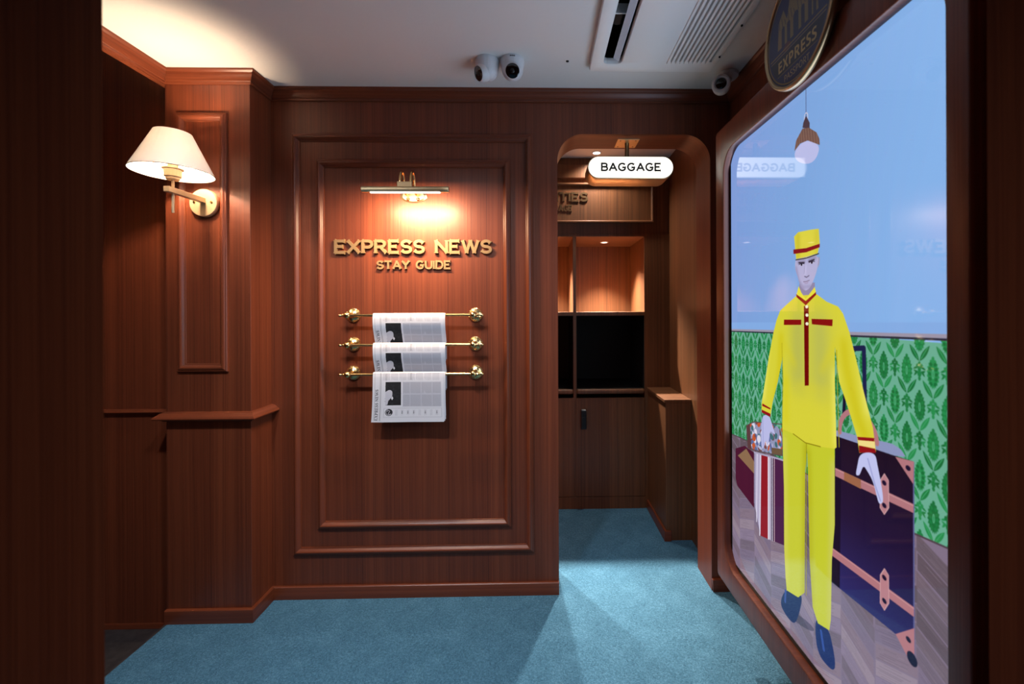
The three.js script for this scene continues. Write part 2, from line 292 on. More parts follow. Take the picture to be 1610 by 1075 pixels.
// ---------- newspaper rods and newspapers ----------
const ROD = [1.390, 1.248, 1.107], RZ = -2.088;
function makeRod() {
  const t = thing('newspaper_rod', 'top brass newspaper rod between two round rosettes below the lettering', 'rod', [-0.621, ROD[0], WALL], 'brass newspaper rods');
  const z = RZ - WALL, r = cyl(0.0068, 0.640, 20); r.rotateZ(-Math.PI / 2); r.translate(-0.315, 0, z); mesh('rod', r, M.brass, t);
  for (const [s, x] of [[-1, -0.315], [1, 0.322]]) { const f = lathe([[0, 0], [0.0058, 0], [0.0085, 0.003], [0.005, 0.007], [0.0045, 0.010], [0.0082, 0.018], [0.0066, 0.025], [0, 0.028]], 20); f.rotateZ(-s * Math.PI / 2); f.translate(x, 0, z); mesh('finial', f, M.brass, t); }
  for (const x of [-0.300, 0.300]) {
    const f = lathe([[0, 0], [0.034, 0], [0.0355, 0.003], [0.034, 0.006], [0.030, 0.0075], [0.0315, 0.011], [0.029, 0.015], [0.022, 0.019], [0.014, 0.023], [0.010, 0.030], [0.009, 0.050], [0.012, 0.054]], 48); f.rotateX(Math.PI / 2); f.translate(x, 0, 0);
    const m = mesh('rosette', toCreasedNormals(f.toNonIndexed(), 0.5), M.brass, t);
    const b = new THREE.SphereGeometry(0.0165, 28, 20); b.translate(x, 0, z); mesh('ball', b, M.brass, m);
    const beads = []; for (let k = 0; k < 20; k++) { const a = k * Math.PI / 10, d = new THREE.SphereGeometry(0.0027, 8, 6); d.translate(x + 0.0318 * Math.cos(a), 0.0318 * Math.sin(a), 0.0085); beads.push(d); } mesh('beading', join(beads), M.brass, m);
  }
  return t;
}
const rod0 = makeRod();
for (const [k, which] of [[1, 'middle'], [2, 'bottom']]) { const c = rod0.clone(); c.name = numbered('newspaper_rod'); c.position.y = ROD[k]; c.userData = { ...rod0.userData, label: which + (k === 1 ? ' brass newspaper rod of three, carrying the second hanging newspaper' : ' brass newspaper rod of three, carrying the lowest hanging newspaper') }; scene.add(c); }

const newsprint = (() => {
  const W = 768, H = 600, [c, g] = canvas(W, H); g.fillStyle = '#dcdae0'; g.fillRect(0, 0, W, H);
  g.fillStyle = '#3a3840'; g.save(); g.translate(58, H - 18); g.rotate(-Math.PI / 2); g.font = 'bold 46px serif'; g.fillText('EXPRESS NEWS', 0, 6, H * 0.80); g.restore();
  g.fillStyle = '#4a4850'; g.fillRect(82, 14, 3, H - 30); g.fillRect(92, 14, 2, H - 30); g.fillRect(22, 14, 2, H - 30);
  const lines = (x0, x1, y0, y1, shade, step) => { g.fillStyle = shade; for (let x = x0; x < x1; x += step) { const a = y0 + rnd() * 6, b = y1 - (rnd() < 0.12 ? rnd() * 40 : rnd() * 5); for (let y = a; y < b;) { const l = 4 + rnd() * 14; g.fillRect(x, y, 1.6, Math.min(l, b - y)); y += l + 3; } } };
  for (let k = 0; k < 7; k++) lines(112 + k * 90, 112 + k * 90 + 74, 16, 118, '#8d8a96', 6.4);
  lines(140, 160, 40, 126, '#55535c', 8); lines(410, 424, 26, 112, '#55535c', 6);
  g.fillStyle = 'rgba(120,122,138,0.25)'; g.fillRect(326, 132, 420, 290);
  for (const [a, b] of [[332, 400], [412, 520], [532, 640], [652, 740]]) { lines(a, b, 138, 268, '#74727e', 5.6); lines(a, b, 280, 418, '#74727e', 5.6); }
  g.fillStyle = '#131216'; g.fillRect(140, 134, 168, 270); g.fillStyle = '#2c2a30'; for (let k = 0; k < 60; k++) { g.globalAlpha = 0.35; g.beginPath(); g.ellipse(150 + rnd() * 150, 144 + rnd() * 250, 4 + rnd() * 22, 3 + rnd() * 12, rnd() * 3, 0, 7); g.fill(); } g.globalAlpha = 1;
  g.fillStyle = '#c9c6cf'; g.beginPath(); g.moveTo(140, 250); g.quadraticCurveTo(190, 205, 214, 246); g.quadraticCurveTo(222, 300, 192, 330); g.lineTo(172, 352); g.lineTo(164, 396); g.lineTo(140, 404); g.closePath(); g.fill();
  g.fillStyle = '#e4e2e8'; g.beginPath(); g.moveTo(214, 296); g.lineTo(226, 322); g.lineTo(212, 344); g.lineTo(202, 322); g.closePath(); g.fill();
  g.fillStyle = '#26252b'; g.beginPath(); g.arc(182, 486, 40, 0, 7); g.fill(); g.strokeStyle = '#cfccd4'; g.lineWidth = 5; g.beginPath(); g.arc(182, 486, 31, 0.6, 4.4); g.stroke(); g.beginPath(); g.moveTo(168, 476); g.bezierCurveTo(176, 452, 204, 470, 184, 486); g.bezierCurveTo(164, 502, 186, 520, 198, 500); g.stroke();
  for (let k = 0; k < 8; k++) { const x = 250 + k * 62; if (k % 2 === 1 || k === 2) { g.fillStyle = '#2a2930'; g.beginPath(); g.arc(x + 10, 476, 5, 0, 7); g.arc(x + 10, 494, 6, 0, 7); g.fill(); } lines(x, x + 26, 452, 524, '#9895a2', 7); }
  g.strokeStyle = '#8a8894'; g.lineWidth = 2; g.strokeRect(128, 438, 618, 104);
  return canvasTexture(c);
})();
M.print = std({ map: newsprint, roughness: 0.85 }); M.paper = std({ color: 0xd6d4da, roughness: 0.85 });
// one sheet: a line of (y, z) points hung over the rod, pulled along x, with its own thickness
function sheet(line, x0, x1, flare, thick) {
  const pos = [], uv = [], nx = 16, c = new THREE.CatmullRomCurve3(line.map(([y, z]) => new THREE.Vector3(0, y, z))), N = 36, pts = c.getSpacedPoints(N);
  const P = (i, j, o) => { const a = pts[Math.max(0, i - 1)], b = pts[Math.min(N, i + 1)], d = b.clone().sub(a).normalize(), v = i / N, u = j / nx; return [x0 + (x1 - x0) * u - flare * v * v * (1 - u) + flare * 0.15 * v * v * u, pts[i].y + d.z * o, pts[i].z - d.y * o + 0.0016 * v * Math.sin(u * 9 + line.length)]; };
  const quad = (a, b, cc, d, ua, ub, uc, ud) => { pos.push(...a, ...b, ...cc, ...a, ...cc, ...d); uv.push(...ua, ...ub, ...uc, ...ua, ...uc, ...ud); };
  for (let i = 0; i < N; i++) for (let j = 0; j < nx; j++) {
    const U = (a, b) => [b / nx, 1 - a / N], e = [0.995, 0.995];
    quad(P(i, j, thick), P(i + 1, j, thick), P(i + 1, j + 1, thick), P(i, j + 1, thick), U(i, j), U(i + 1, j), U(i + 1, j + 1), U(i, j + 1));
    quad(P(i, j, 0), P(i, j + 1, 0), P(i + 1, j + 1, 0), P(i + 1, j, 0), e, e, e, e);
    if (j === 0) quad(P(i, 0, 0), P(i + 1, 0, 0), P(i + 1, 0, thick), P(i, 0, thick), e, e, e, e);
    if (j === nx - 1) quad(P(i, nx, 0), P(i, nx, thick), P(i + 1, nx, thick), P(i + 1, nx, 0), e, e, e, e);
    if (i === N - 1) quad(P(N, j, 0), P(N, j + 1, 0), P(N, j + 1, thick), P(N, j, thick), e, e, e, e);
  }
  const g = new THREE.BufferGeometry(); g.setAttribute('position', new THREE.Float32BufferAttribute(pos, 3)); g.setAttribute('uv', new THREE.Float32BufferAttribute(uv, 2)); g.computeVertexNormals();
  return toCreasedNormals(g, 0.8);
}
function newspaper(k, label) {
  const t = thing('newspaper', label, 'newspaper', [-0.629, ROD[k], RZ], 'newspapers hung on the brass rods'), last = k === 2, w = 0.166;
  const back = last ? -0.030 : -0.034;
  const line = (o, drop) => last
    ? [[0.009 + o, -0.001], [0.006 + o, 0.008 + o], [-0.010, 0.0105 + o], [-0.070, 0.010 + o], [-0.150, 0.006 + o], [-drop, 0.003 + o]]
    : [[0.009 + o, -0.001], [0.006 + o, 0.008 + o], [-0.010, 0.0125 + o], [-0.055, 0.010 + o], [-0.100, -0.006 + o], [-0.138, -0.0205 + o], [-drop, -0.025 + o]];
  const flare = last ? 0.012 : 0.001;
  const lift = (n) => last ? 0.003 - 0.001 * n : 0.0015 - 0.0005 * n;
  mesh('front_page', sheet(line(lift(0), 0.2265), -w, w, flare, 0.0004), M.print, t);
  mesh('page', sheet(line(lift(1), 0.222), -w + 0.002, w + 0.006, flare * 0.6, 0.0004), M.paper, t);
  mesh('page', sheet(line(lift(2), 0.214), -w + 0.003, w + 0.010, flare * 0.3, 0.0004), M.paper, t);
  mesh('back_page', sheet([[0.0085, 0], [0.004, -0.0085], [-0.012, -0.0115], [-0.06, -0.013], [-0.14, back + 0.008], [-0.205, back]], -w + 0.001, w + 0.004, 0, 0.0004), M.paper, t);
}
newspaper(0, 'uppermost newspaper hung over the top brass rod');
newspaper(1, 'middle newspaper hung over the second brass rod');
newspaper(2, 'lowest newspaper, its whole front page and round seal showing');

// ---------- hanging BAGGAGE sign ----------
{
  const t = thing('baggage_sign', 'lit pill-shaped hanging sign reading BAGGAGE in the round-cornered opening', 'sign', [0.459, 2.128, -2.237]);
  const pill = (w, h) => { const s = new THREE.Shape(), r = h / 2; s.absarc(w / 2 - r, 0, r, -Math.PI / 2, Math.PI / 2, false); s.absarc(-w / 2 + r, 0, r, Math.PI / 2, Math.PI * 1.5, false); s.closePath(); return s; };
  const outer = pill(0.432, 0.110), g = new THREE.ExtrudeGeometry(outer, { depth: 0.136, bevelEnabled: true, bevelSize: 0.0012, bevelThickness: 0.0012, bevelSegments: 2, curveSegments: 28 }); g.translate(0, 0, -0.0697);
  mesh('housing', toCreasedNormals(planarUV(g), 0.5), M.satinBrass, t);
  const f = new THREE.ExtrudeGeometry(pill(0.424, 0.102), { depth: 0.004, bevelEnabled: true, bevelSize: 0.0008, bevelThickness: 0.0008, bevelSegments: 2, curveSegments: 28 }); f.translate(0, 0, 0.067);
  const face = mesh('light_panel', toCreasedNormals(f, 0.5), glow(SIGNWHITE, 1.7), t);
  lettering('BAGGAGE', -0.151, 0.153, -0.021, 0.0225, 0.0719, 0.0012, 0.20, std({ color: 0x35302a, roughness: 0.6 }), face, 0.30);
  const st = cyl(0.011, 0.110, 24); st.translate(0, 0.050, -0.03); mesh('stem', st, M.bronze, t);
  const pl = mesh('mounting_plate', bx(-0.056, 0.056, 0.1575, 0.1615, -0.090, 0.024, 0.0015), M.satinBrass, t);
  for (const x of [-0.04, 0.04]) for (const z of [-0.073, 0.007]) { const s = cyl(0.0042, 0.003, 12); s.translate(x, 0.1555, z); mesh('screw', s, M.bronze, pl); }
  area('baggage_sign_glow', SIGNWHITE, LIGHT.sign, 0.40, 0.098, [0.459, 2.128, -2.160], [0.459, 2.128, -1]);
}

// ---------- corridor: cabinet, name board, boxed ledge, downlights ----------
{
  const F = -3.075, t = thing('storage_cabinet', 'built-in wooden cabinet with lit open shelves above locked doors', 'cabinet', [0, 0, F]);
  const part = (n, ...a) => mesh(n, bx(...a), M.oak, t);
  const edges = [0.744, 0.246, -0.262, -0.770], zb = -0.485;
  part('back_panel', -0.78, 0.762, 0.80, 1.955, zb - 0.018, zb);
  part('top_panel', -0.78, 0.762, 1.936, 1.954, zb, 0);
  part('side_panel', 0.744, 0.762, 0.0, 1.936, zb, 0); part('side_panel', -0.79, -0.770, 0.0, 1.936, zb, 0);
  for (const x of [0.246, -0.262]) part('divider', x - 0.011, x + 0.011, 0.085, 1.936, zb, 0);
  for (let k = 0; k < 3; k++) {
    const x1 = edges[k] - (k ? 0.011 : 0), x0 = edges[k + 1] + (k < 2 ? 0.011 : 0);
    part('shelf', x0, x1, 1.374, 1.400, zb, -0.001);
    const nose = new THREE.CapsuleGeometry(0.0165, x1 - x0 - 0.04, 5, 16); nose.rotateZ(Math.PI / 2); nose.scale((x1 - x0) / (x1 - x0 - 0.007), 1, 0.6); nose.translate((x0 + x1) / 2, 0.833, -0.002);
    mesh('lining', join([bx(x0, x1, 0.85, 1.373, zb + 0.0005, zb + 0.004, 0), bx(x0 + 0.0003, x0 + 0.003, 0.85, 1.373, zb, -0.004, 0), bx(x1 - 0.003, x1 - 0.0003, 0.85, 1.373, zb, -0.004, 0), bx(x0, x1, 1.370, 1.3735, zb, -0.004, 0), bx(x0, x1, 0.8492, 0.851, zb, -0.02, 0)]), M.dark, t);
    mesh('counter', join([bx(x0, x1, 0.817, 0.849, zb, -0.008), planarUV(nose)]), M.oak, t);
    const d = part('door', x0 - (k < 2 ? 0.006 : 0) + 0.001, x1 + (k ? 0.006 : 0) - 0.0015, 0.089, 0.789, -0.014, 0.004);
    const hx = x0 + 0.048;
    mesh('lock', join([bx(hx - 0.020, hx + 0.020, 0.572, 0.704, 0.004, 0.030, 0.004), bx(hx - 0.013, hx + 0.013, 0.590, 0.660, 0.029, 0.034, 0.002)]), M.lock, d);
    mesh('pull', join([bx(hx - 0.015, hx + 0.015, 0.705, 0.710, 0.004, 0.028, 0.002)]), M.steel, d);
  }
  part('kickplate', -0.77, 0.744, 0.0, 0.085, -0.02, 0.002);
}
{
  const t = thing('name_board', 'wooden name board with raised letters above the open shelves', 'sign board', [0, 0, -3.09]);
  mesh('board', bx(-0.575, 0.808, 2.034, 2.312, 0, 0.022, 0.001), M.oak, t);
  for (const g of mould([[-0.575, 2.034], [0.808, 2.034], [0.808, 2.312], [-0.575, 2.312]], true, [[0, 0.022], [0, 0.034], [0.003, 0.037], [0.009, 0.037], [0.014, 0.032], [0.016, 0.022]], X, Y, Z)) mesh('frame', g, M.oak, t);
  lettering('AMENITIES', -0.165, 0.342, 2.182, 2.249, 0.0225, 0.006, 0.20, M.bronze, t, 0.30);
  lettering('BAGGAGE', 0.005, 0.230, 2.113, 2.160, 0.0225, 0.005, 0.20, M.bronze, t, 0.30);
}
struct('trim_7', bx(-1.4, 0.925, 2.350, 2.450, -3.10, -3.068, 0.006), M.oak);
{
  const t = thing('boxed_ledge', 'waist-high boxed wooden ledge beside the cabinet in the corridor', 'ledge', [0, 0, 0]);
  mesh('box', bx(0.766, 0.925, 0.0, 0.845, -3.073, -2.636, 0.0012), M.oak, t);
  mesh('top', bx(0.757, 0.925, 0.845, 0.862, -3.073, -2.630, 0.0015), M.oak, t);
  for (const g of mould([[0.795, 2.636], [0.766, 2.636], [0.766, 3.073]], false, base.map(([q, h]) => [q * 0.8, h]), X, NZ, Y)) mesh('baseboard', g, M.trim, t);
}
function downlight(label, [x, y, z], r, color, k, power, cone, name, aim = [x, y - 1, z]) {
  const t = thing('downlight', label, 'downlight', [x, y, z], name === 'niche' ? 'small downlights in the cabinet shelves' : undefined);
  const ring = lathe([[r, 0.004], [r, -0.002], [r * 1.05, -0.0035], [r * 1.3, -0.0025], [r * 1.36, 0], [r * 1.36, 0.001]], 40); mesh('ring', ring, M.whitePlastic, t);
  const d = new THREE.CircleGeometry(r, 40); d.rotateX(Math.PI / 2); d.translate(0, -0.0005, 0); mesh('diffuser', d, glow(color, k), t);
  spot(name + '_downlight', color, power, [x, y - 0.006, z], aim, cone, name === 'lobby' ? 1 : 0.75, r * 50);
}
downlight('round recessed downlight in the corridor ceiling beside the hanging sign', [0.395, CEIL - 0.001, -2.985], 0.026, NEUTRAL, 4, LIGHT.downlight, 1.2, 'corridor');
[[0.497, 'small downlight in the top of the right-hand open shelf'], [-0.008, 'small downlight in the shelf bay left of the divider'], [-0.516, 'small downlight in the far left shelf bay, seen only mirrored']].forEach(([x, label]) => downlight(label, [x, 1.9352, -3.33], 0.024, NEUTRAL.clone().lerp(WARM, 0.25), 4, LIGHT.niche, 0.84, 'niche', [x, 0.93, -3.13]));

// ---------- ceiling fittings ----------
function domeCamera(label, [x, y, z], yaw, tilt, mark) {
  const t = thing('dome_camera', label, 'security camera', [x, y, z]);
  const b = lathe([[0, 0], [0.0515, 0], [0.0525, -0.003], [0.0525, -0.016], [0.050, -0.026], [0.0475, -0.042], [0.044, -0.056], [0.037, -0.070], [0.026, -0.080], [0.014, -0.085], [0, -0.086]], 56);
  const body = mesh('housing', toCreasedNormals(b.toNonIndexed(), 0.6), M.whitePlastic, t);
  if (mark) { const list = []; for (let k = 0; k < 5; k++) { const a = yaw + (k - 2) * 0.085, g = new THREE.BoxGeometry(0.0032, k % 2 ? 0.0042 : 0.0055, 0.0006); g.translate(0, 0, 0.0527); g.rotateY(a); g.translate(0, -0.0095, 0); list.push(g); } mesh('maker_mark', join(list), M.black, body); }
  const eye = new THREE.Group(); eye.name = 'eyeball'; eye.position.set(0.022 * Math.sin(yaw), -0.060, 0.022 * Math.cos(yaw)); eye.rotation.set(tilt, yaw, 0, 'YXZ'); t.add(eye);
  const ball = lathe([[0, -0.038], [0.012, -0.0363], [0.022, -0.0315], [0.031, -0.023], [0.037, -0.010], [0.038, 0.004], [0.0355, 0.015], [0.031, 0.0225], [0.0295, 0.0235]], 48); ball.rotateX(Math.PI / 2); mesh('shell', ball, M.whitePlastic, eye);
  const win = lathe([[0, 0.0245], [0.012, 0.0243], [0.0285, 0.0225], [0.0305, 0.0215], [0.0305, 0.018], [0, 0.018]], 48); win.rotateX(Math.PI / 2); mesh('lens_window', toCreasedNormals(win.toNonIndexed(), 0.5), M.lens, eye);
  const lens = lathe([[0, 0.0272], [0.005, 0.0268], [0.0085, 0.025], [0.0095, 0.0243], [0.0095, 0.02], [0, 0.02]], 32); lens.rotateX(Math.PI / 2); mesh('lens', lens, M.black, eye);
  return t;
}
domeCamera('white dome camera on the ceiling turned to the left', [-0.226, CEIL, -1.895], -0.95, 0.42, false);
domeCamera('white dome camera with a small dark mark, facing the room', [-0.116, CEIL, -1.890], 0.06, 0.42, true);
{
  const t = thing('turret_camera', 'small white turret camera in the ceiling corner by the video screen', 'security camera', [0.872, CEIL, -1.985]);
  const b = lathe([[0, 0], [0.046, 0], [0.048, -0.003], [0.046, -0.014], [0.038, -0.022], [0.030, -0.026], [0, -0.026]], 48); mesh('mount', toCreasedNormals(b.toNonIndexed(), 0.6), M.whitePlastic, t);
  const eye = new THREE.Group(); eye.name = 'head'; eye.position.set(-0.042, -0.066, 0.028); eye.rotation.set(0.22, -0.42, 0, 'YXZ'); t.add(eye);
  const h = lathe([[0, -0.050], [0.022, -0.048], [0.034, -0.040], [0.039, -0.025], [0.0405, 0.0], [0.0405, 0.028], [0.0385, 0.033], [0.034, 0.036], [0.029, 0.0365], [0.025, 0.030], [0, 0.030]], 48); h.rotateX(Math.PI / 2); mesh('shell', toCreasedNormals(h.toNonIndexed(), 0.6), M.whitePlastic, eye);
  const w = lathe([[0, 0.0345], [0.015, 0.0338], [0.0235, 0.031], [0.0235, 0.028], [0, 0.028]], 40); w.rotateX(Math.PI / 2); mesh('lens_window', w, M.lens, eye);
  mesh('neck', tube([[0, -0.018, 0], [-0.012, -0.036, 0.006], [-0.034, -0.056, 0.016]], 0.022, 20, 20), M.whitePlastic, t);
}
{ const s = lathe([[0, 0.002], [0.0062, 0.002], [0.0066, -0.001], [0.003, -0.0028], [0, -0.003]], 20); s.translate(0.124, CEIL - 0.0015, -1.892); tag(mesh('ceiling_plug', s, M.dark), 'tiny dark plug in the ceiling beside the dome cameras', 'plug'); }
{
  const t = thing('air_conditioner', 'white ceiling cassette air conditioner with an open air slot and grille', 'air conditioner', [0, CEIL, 0]);
  const x0 = 0.222, x1 = 0.766, z0 = 0.95, z1 = 1.925;
  const rect = (a, b, c, d, r, P) => { const s = new P(); s.moveTo(a + r, c); s.lineTo(b - r, c); s.absarc(b - r, c + r, r, -Math.PI / 2, 0); s.lineTo(b, d - r); s.absarc(b - r, d - r, r, 0, Math.PI / 2); s.lineTo(a + r, d); s.absarc(a + r, d - r, r, Math.PI / 2, Math.PI); s.lineTo(a, c + r); s.absarc(a + r, c + r, r, Math.PI, Math.PI * 1.5); return s; };
  const s = rect(x0 + 0.004, x1 - 0.004, z0 + 0.004, z1 - 0.004, 0.012, THREE.Shape);
  s.holes.push(rect(0.272, 0.358, 1.02, 1.866, 0.026, THREE.Path), rect(0.552, 0.744, 1.05, 1.846, 0.004, THREE.Path));
  const g = new THREE.ExtrudeGeometry(s, { depth: 0.016, bevelEnabled: true, bevelSize: 0.004, bevelThickness: 0.006, bevelSegments: 3, curveSegments: 10 });
  g.rotateX(-Math.PI / 2); g.translate(0, -0.022, 0);
  mesh('panel', toCreasedNormals(g, 0.6), M.acPlastic, t);
  mesh('air_box', join([bx(0.252, 0.743, 0.21, 0.215, -1.898, -0.982, 0), bx(0.252, 0.257, 0.008, 0.21, -1.898, -0.982, 0), bx(0.738, 0.743, 0.008, 0.21, -1.898, -0.982, 0), bx(0.252, 0.743, 0.008, 0.21, -1.898, -1.893, 0), bx(0.252, 0.743, 0.008, 0.21, -0.987, -0.982, 0), bx(0.40, 0.405, 0.008, 0.21, -1.893, -0.987, 0)]), M.dark, t);
  const v = bx(-0.0015, 0.0015, -0.014, 0.014, -1.864, -1.022, 0.001); v.rotateZ(0.95); v.translate(0.332, -0.010, 0); mesh('louvre', v, std({ color: 0xdfe4ee, roughness: 0.35 }), t);
  for (const z of [-1.62, -1.36, -1.10]) { const r = bx(0.262, 0.350, 0.022, 0.060, z - 0.003, z + 0.003, 0.001); mesh('air_guide', r, M.acPlastic, t); }
  for (const z of [-1.75, -1.49, -1.23]) { const r = cyl(0.035, 0.10, 24); r.rotateX(Math.PI / 2); r.translate(0.315, 0.095, z); mesh('fan_wheel', r, std({ color: 0x2c2c2e, roughness: 0.6 }), t); }
  for (let k = 0; k < 10; k++) mesh('slat', bx(0.5475 + k * 0.0186, 0.5585 + k * 0.0186, -0.0335, -0.010, -1.852, -1.04, 0.0025), M.acPlastic, t);
  mesh('filter', bx(0.54, 0.745, 0.006, 0.010, -1.86, -1.03, 0), std({ color: 0x3b3735, roughness: 0.9 }), t);
  for (const [x, z] of [[0.757, -1.80], [0.757, -1.60]]) { const c = cyl(0.004, 0.006, 12); c.translate(x, -0.034, z); mesh('catch', c, M.dark, t); }
}
{ // the lobby's own recessed lamp, above and before the picture
  const cool = new THREE.Color(0.88, 0.93, 1.0);
  downlight('left one of two recessed downlights in the lobby ceiling', [-1.05, CEIL - 0.001, -0.90], 0.075, cool, 4, LIGHT.lobby, 0.82, 'lobby', [-1.25, 0.35, -2.1]);
  downlight('right one of two recessed downlights in the lobby ceiling', [-0.50, CEIL - 0.001, -0.90], 0.075, cool, 4, LIGHT.lobby, 0.82, 'lobby', [-0.50, 0.35, -2.1]);
  downlight('dim recessed downlight in the ceiling behind the doorway', [0.05, CEIL - 0.001, 0.7], 0.04, cool, 1, LIGHT.vestibule, 1.3, 'vestibule');
}

// ---------- video screen in its wooden frame ----------
const SX = 0.800, SZ0 = -1.793, SZ1 = -0.832, SY0 = 0.365, SY1 = 2.075;
const picture = (() => {
  const W = 1152, H = 2048, [c, g] = canvas(W, H), S = {hat:[536,523,562,511,641,516,681,521,686,573,675,604,611,609,548,609],hatband:[531,571,611,577,686,573,686,585,611,592,532,588],face:[546,608,541,629,543,649,556,672,569,702,584,720,604,731,622,726,638,714,661,681,675,652,680,604],ear:[675,619,686,618,684,640,675,656],neck:[569,703,564,731,602,769,658,735,658,704],collar:[564,711,550,741,604,778,665,740,658,719,636,736,606,760,580,736],trim:[548,740,550,751,606,783,665,747,665,737,606,767],jacket:[548,747,489,776,439,802,413,839,389,891,353,993,307,1150,291,1203,290,1241,363,1242,381,1178,420,1088,455,985,459,1082,451,1270,525,1269,601,1280,685,1268,757,1252,766,1245,759,1033,760,919,779,1030,815,1096,857,1184,866,1230,931,1205,920,1140,885,1043,854,948,827,870,799,812,776,789,720,772,668,745],legL:[451,1259,461,1501,461,1733,470,1847,478,1893,553,1871,593,1827,595,1661,599,1387,611,1286,611,1263],legR:[607,1264,615,1381,623,1693,639,1848,668,1885,727,1866,735,1824,741,1625,756,1500,757,1241],shoeL:[473,1891,438,1950,436,1982,468,1994,509,1995,535,1980,557,1933,579,1860,566,1847],shoeR:[653,1880,655,1955,674,1991,713,1994,750,1983,757,1951,743,1903,724,1864,681,1871],handL:[294,1249,285,1342,289,1402,309,1391,325,1348,339,1378,353,1339,360,1302,385,1308,404,1308,376,1275,359,1242],handR:[868,1229,857,1275,851,1299,857,1302,868,1296,882,1260,899,1274,920,1294,936,1340,942,1349,950,1346,958,1333,948,1283,936,1242,928,1208],placket:[595,785,623,785,622,1069,598,1074],pockL:[466,837,579,835,579,854,465,858],pockR:[639,831,750,831,748,853,641,850],cuffR1:[858,1184,925,1168,925,1178,861,1193],cuffRc:[861,1193,926,1178,928,1197,863,1208],cuffR2:[864,1208,928,1198,931,1209,866,1229],cuffL1:[298,1202,363,1208,363,1214,296,1213],cuffL2:[291,1230,363,1231,363,1245,291,1242],btn:[612,788,613,818,613,849],eyes:[582,634,642,633],nose:[613,677],mouth:[593,697,611,697,628,694],brows:[566,625,598,628,625,627,655,624],line:[-2,901,1152,866],line2:[-2,905,1152,871],floorline:[-7,1420,135,1407,1061,1374,1150,1362],trunk:[759,1208,998,1195,1057,1190,1055,1684,997,1677,734,1697,754,1512],rim:[759,1190,851,1181,988,1165,1016,1171,1032,1186,997,1195,759,1209],corT:[998,1197,1057,1190,1055,1249],corB:[997,1677,1056,1618,1056,1684,1046,1703,1035,1709],rivets:[1039,1213,1038,1661,960,1283,960,1346,959,1548,959,1613],wheel:[1049,1703],strapU:[759,1313,1055,1300,1055,1323,759,1340],strapL:[735,1582,1055,1565,1055,1590,735,1609],bukU:[961,1257,975,1270,976,1345,960,1371,945,1359,947,1280],bukL:[960,1522,974,1532,975,1608,959,1639,944,1629,945,1549],pull:[838,919,890,913,893,1086],pull2:[804,1066,800,1127],lh:[781,1187,789,1140,818,1116,864,1112,909,1135,933,1176],floral:[151,1337,218,1302,451,1252,452,1376,373,1396,164,1439],redcase:[39,1478,134,1436,224,1439,221,1688,54,1654,38,1624],tan:[61,1505,148,1444,229,1482,225,1534],st_top:[224,1437,270,1428,327,1417,365,1410,403,1402,468,1391],st_bot:[221,1663,257,1789,325,1770,363,1758,401,1745,466,1725],cord:[612,4,612,101],cap:[612,101,596,120,591,136,633,158,633,136],dome:[591,139,629,152,671,186,686,214,688,236,621,194,577,188,540,203,552,167],globe:[577,188,628,195,688,236,677,269,647,283,602,273,552,243,536,209]};
  const poly = (pts, fill, close = true) => { g.fillStyle = fill; g.beginPath(); for (let i = 0; i < pts.length; i += 2) i ? g.lineTo(pts[i], pts[i + 1]) : g.moveTo(pts[0], pts[1]); g.closePath(); g.fill(); };
  const soft = (pts, fill) => {                               // the same outline with rounded corners
    g.fillStyle = fill; g.beginPath(); const n = pts.length / 2, m = (i) => [(pts[2 * (i % n)] + pts[2 * ((i + 1) % n)]) / 2, (pts[2 * (i % n) + 1] + pts[2 * ((i + 1) % n) + 1]) / 2];
    g.moveTo(...m(0)); for (let i = 1; i <= n; i++) g.quadraticCurveTo(pts[2 * (i % n)], pts[2 * (i % n) + 1], ...m(i)); g.closePath(); g.fill();
  };
  const line = (pts, w, col) => { g.strokeStyle = col; g.lineWidth = w; g.lineJoin = g.lineCap = 'round'; g.beginPath(); for (let i = 0; i < pts.length; i += 2) i ? g.lineTo(pts[i], pts[i + 1]) : g.moveTo(pts[0], pts[1]); g.stroke(); };
  const inside = (pts, f) => { g.save(); g.beginPath(); for (let i = 0; i < pts.length; i += 2) i ? g.lineTo(pts[i], pts[i + 1]) : g.moveTo(pts[0], pts[1]); g.closePath(); g.clip(); f(); g.restore(); };
  // wall, wallpaper
  const sky = g.createLinearGradient(0, 0, W, 300); sky.addColorStop(0, '#7d9ad6'); sky.addColorStop(0.55, '#7ea6dd'); sky.addColorStop(1, '#86b2e8'); g.fillStyle = sky; g.fillRect(0, 0, W, 920);
  g.fillStyle = '#68ab90'; g.fillRect(0, 880, W, 620);
  const motif = (x, y, k) => {
    const tones = ['#1d7a40', '#258a4c', '#186c38'], leaf = (a, l, w, ox, oy) => { g.save(); g.translate(x + ox, y + oy); g.rotate(a); g.beginPath(); g.moveTo(0, 0); g.quadraticCurveTo(w, -l * 0.45, 0, -l); g.quadraticCurveTo(-w, -l * 0.45, 0, 0); g.fill(); g.restore(); };
    g.fillStyle = tones[k % 3]; for (const s of [-1, 1]) { leaf(s * 0.60, 50, 13, s * 1, 0); g.strokeStyle = '#3fa065'; g.lineWidth = 2; g.beginPath(); g.moveTo(x + s * 5, y - 6); g.quadraticCurveTo(x + s * 13, y - 20, x + s * 24, y - 36); g.stroke(); }
    for (const s of [-1, 1]) { leaf(s * 2.0, 17, 6, s * 3, 14); leaf(s * 1.1, 15, 6, s * 4, 30); leaf(s * 2.5, 18, 6, s * 5, 24); }
    g.fillStyle = tones[(k + 1) % 3];
    g.beginPath(); for (let i = 0; i <= 40; i++) { const a = i * Math.PI / 20, r = 1 + (i % 2 ? 0.10 : -0.10); g.lineTo(x + Math.sin(a) * 16 * r, y - 60 - Math.cos(a) * 35 * r); } g.fill();
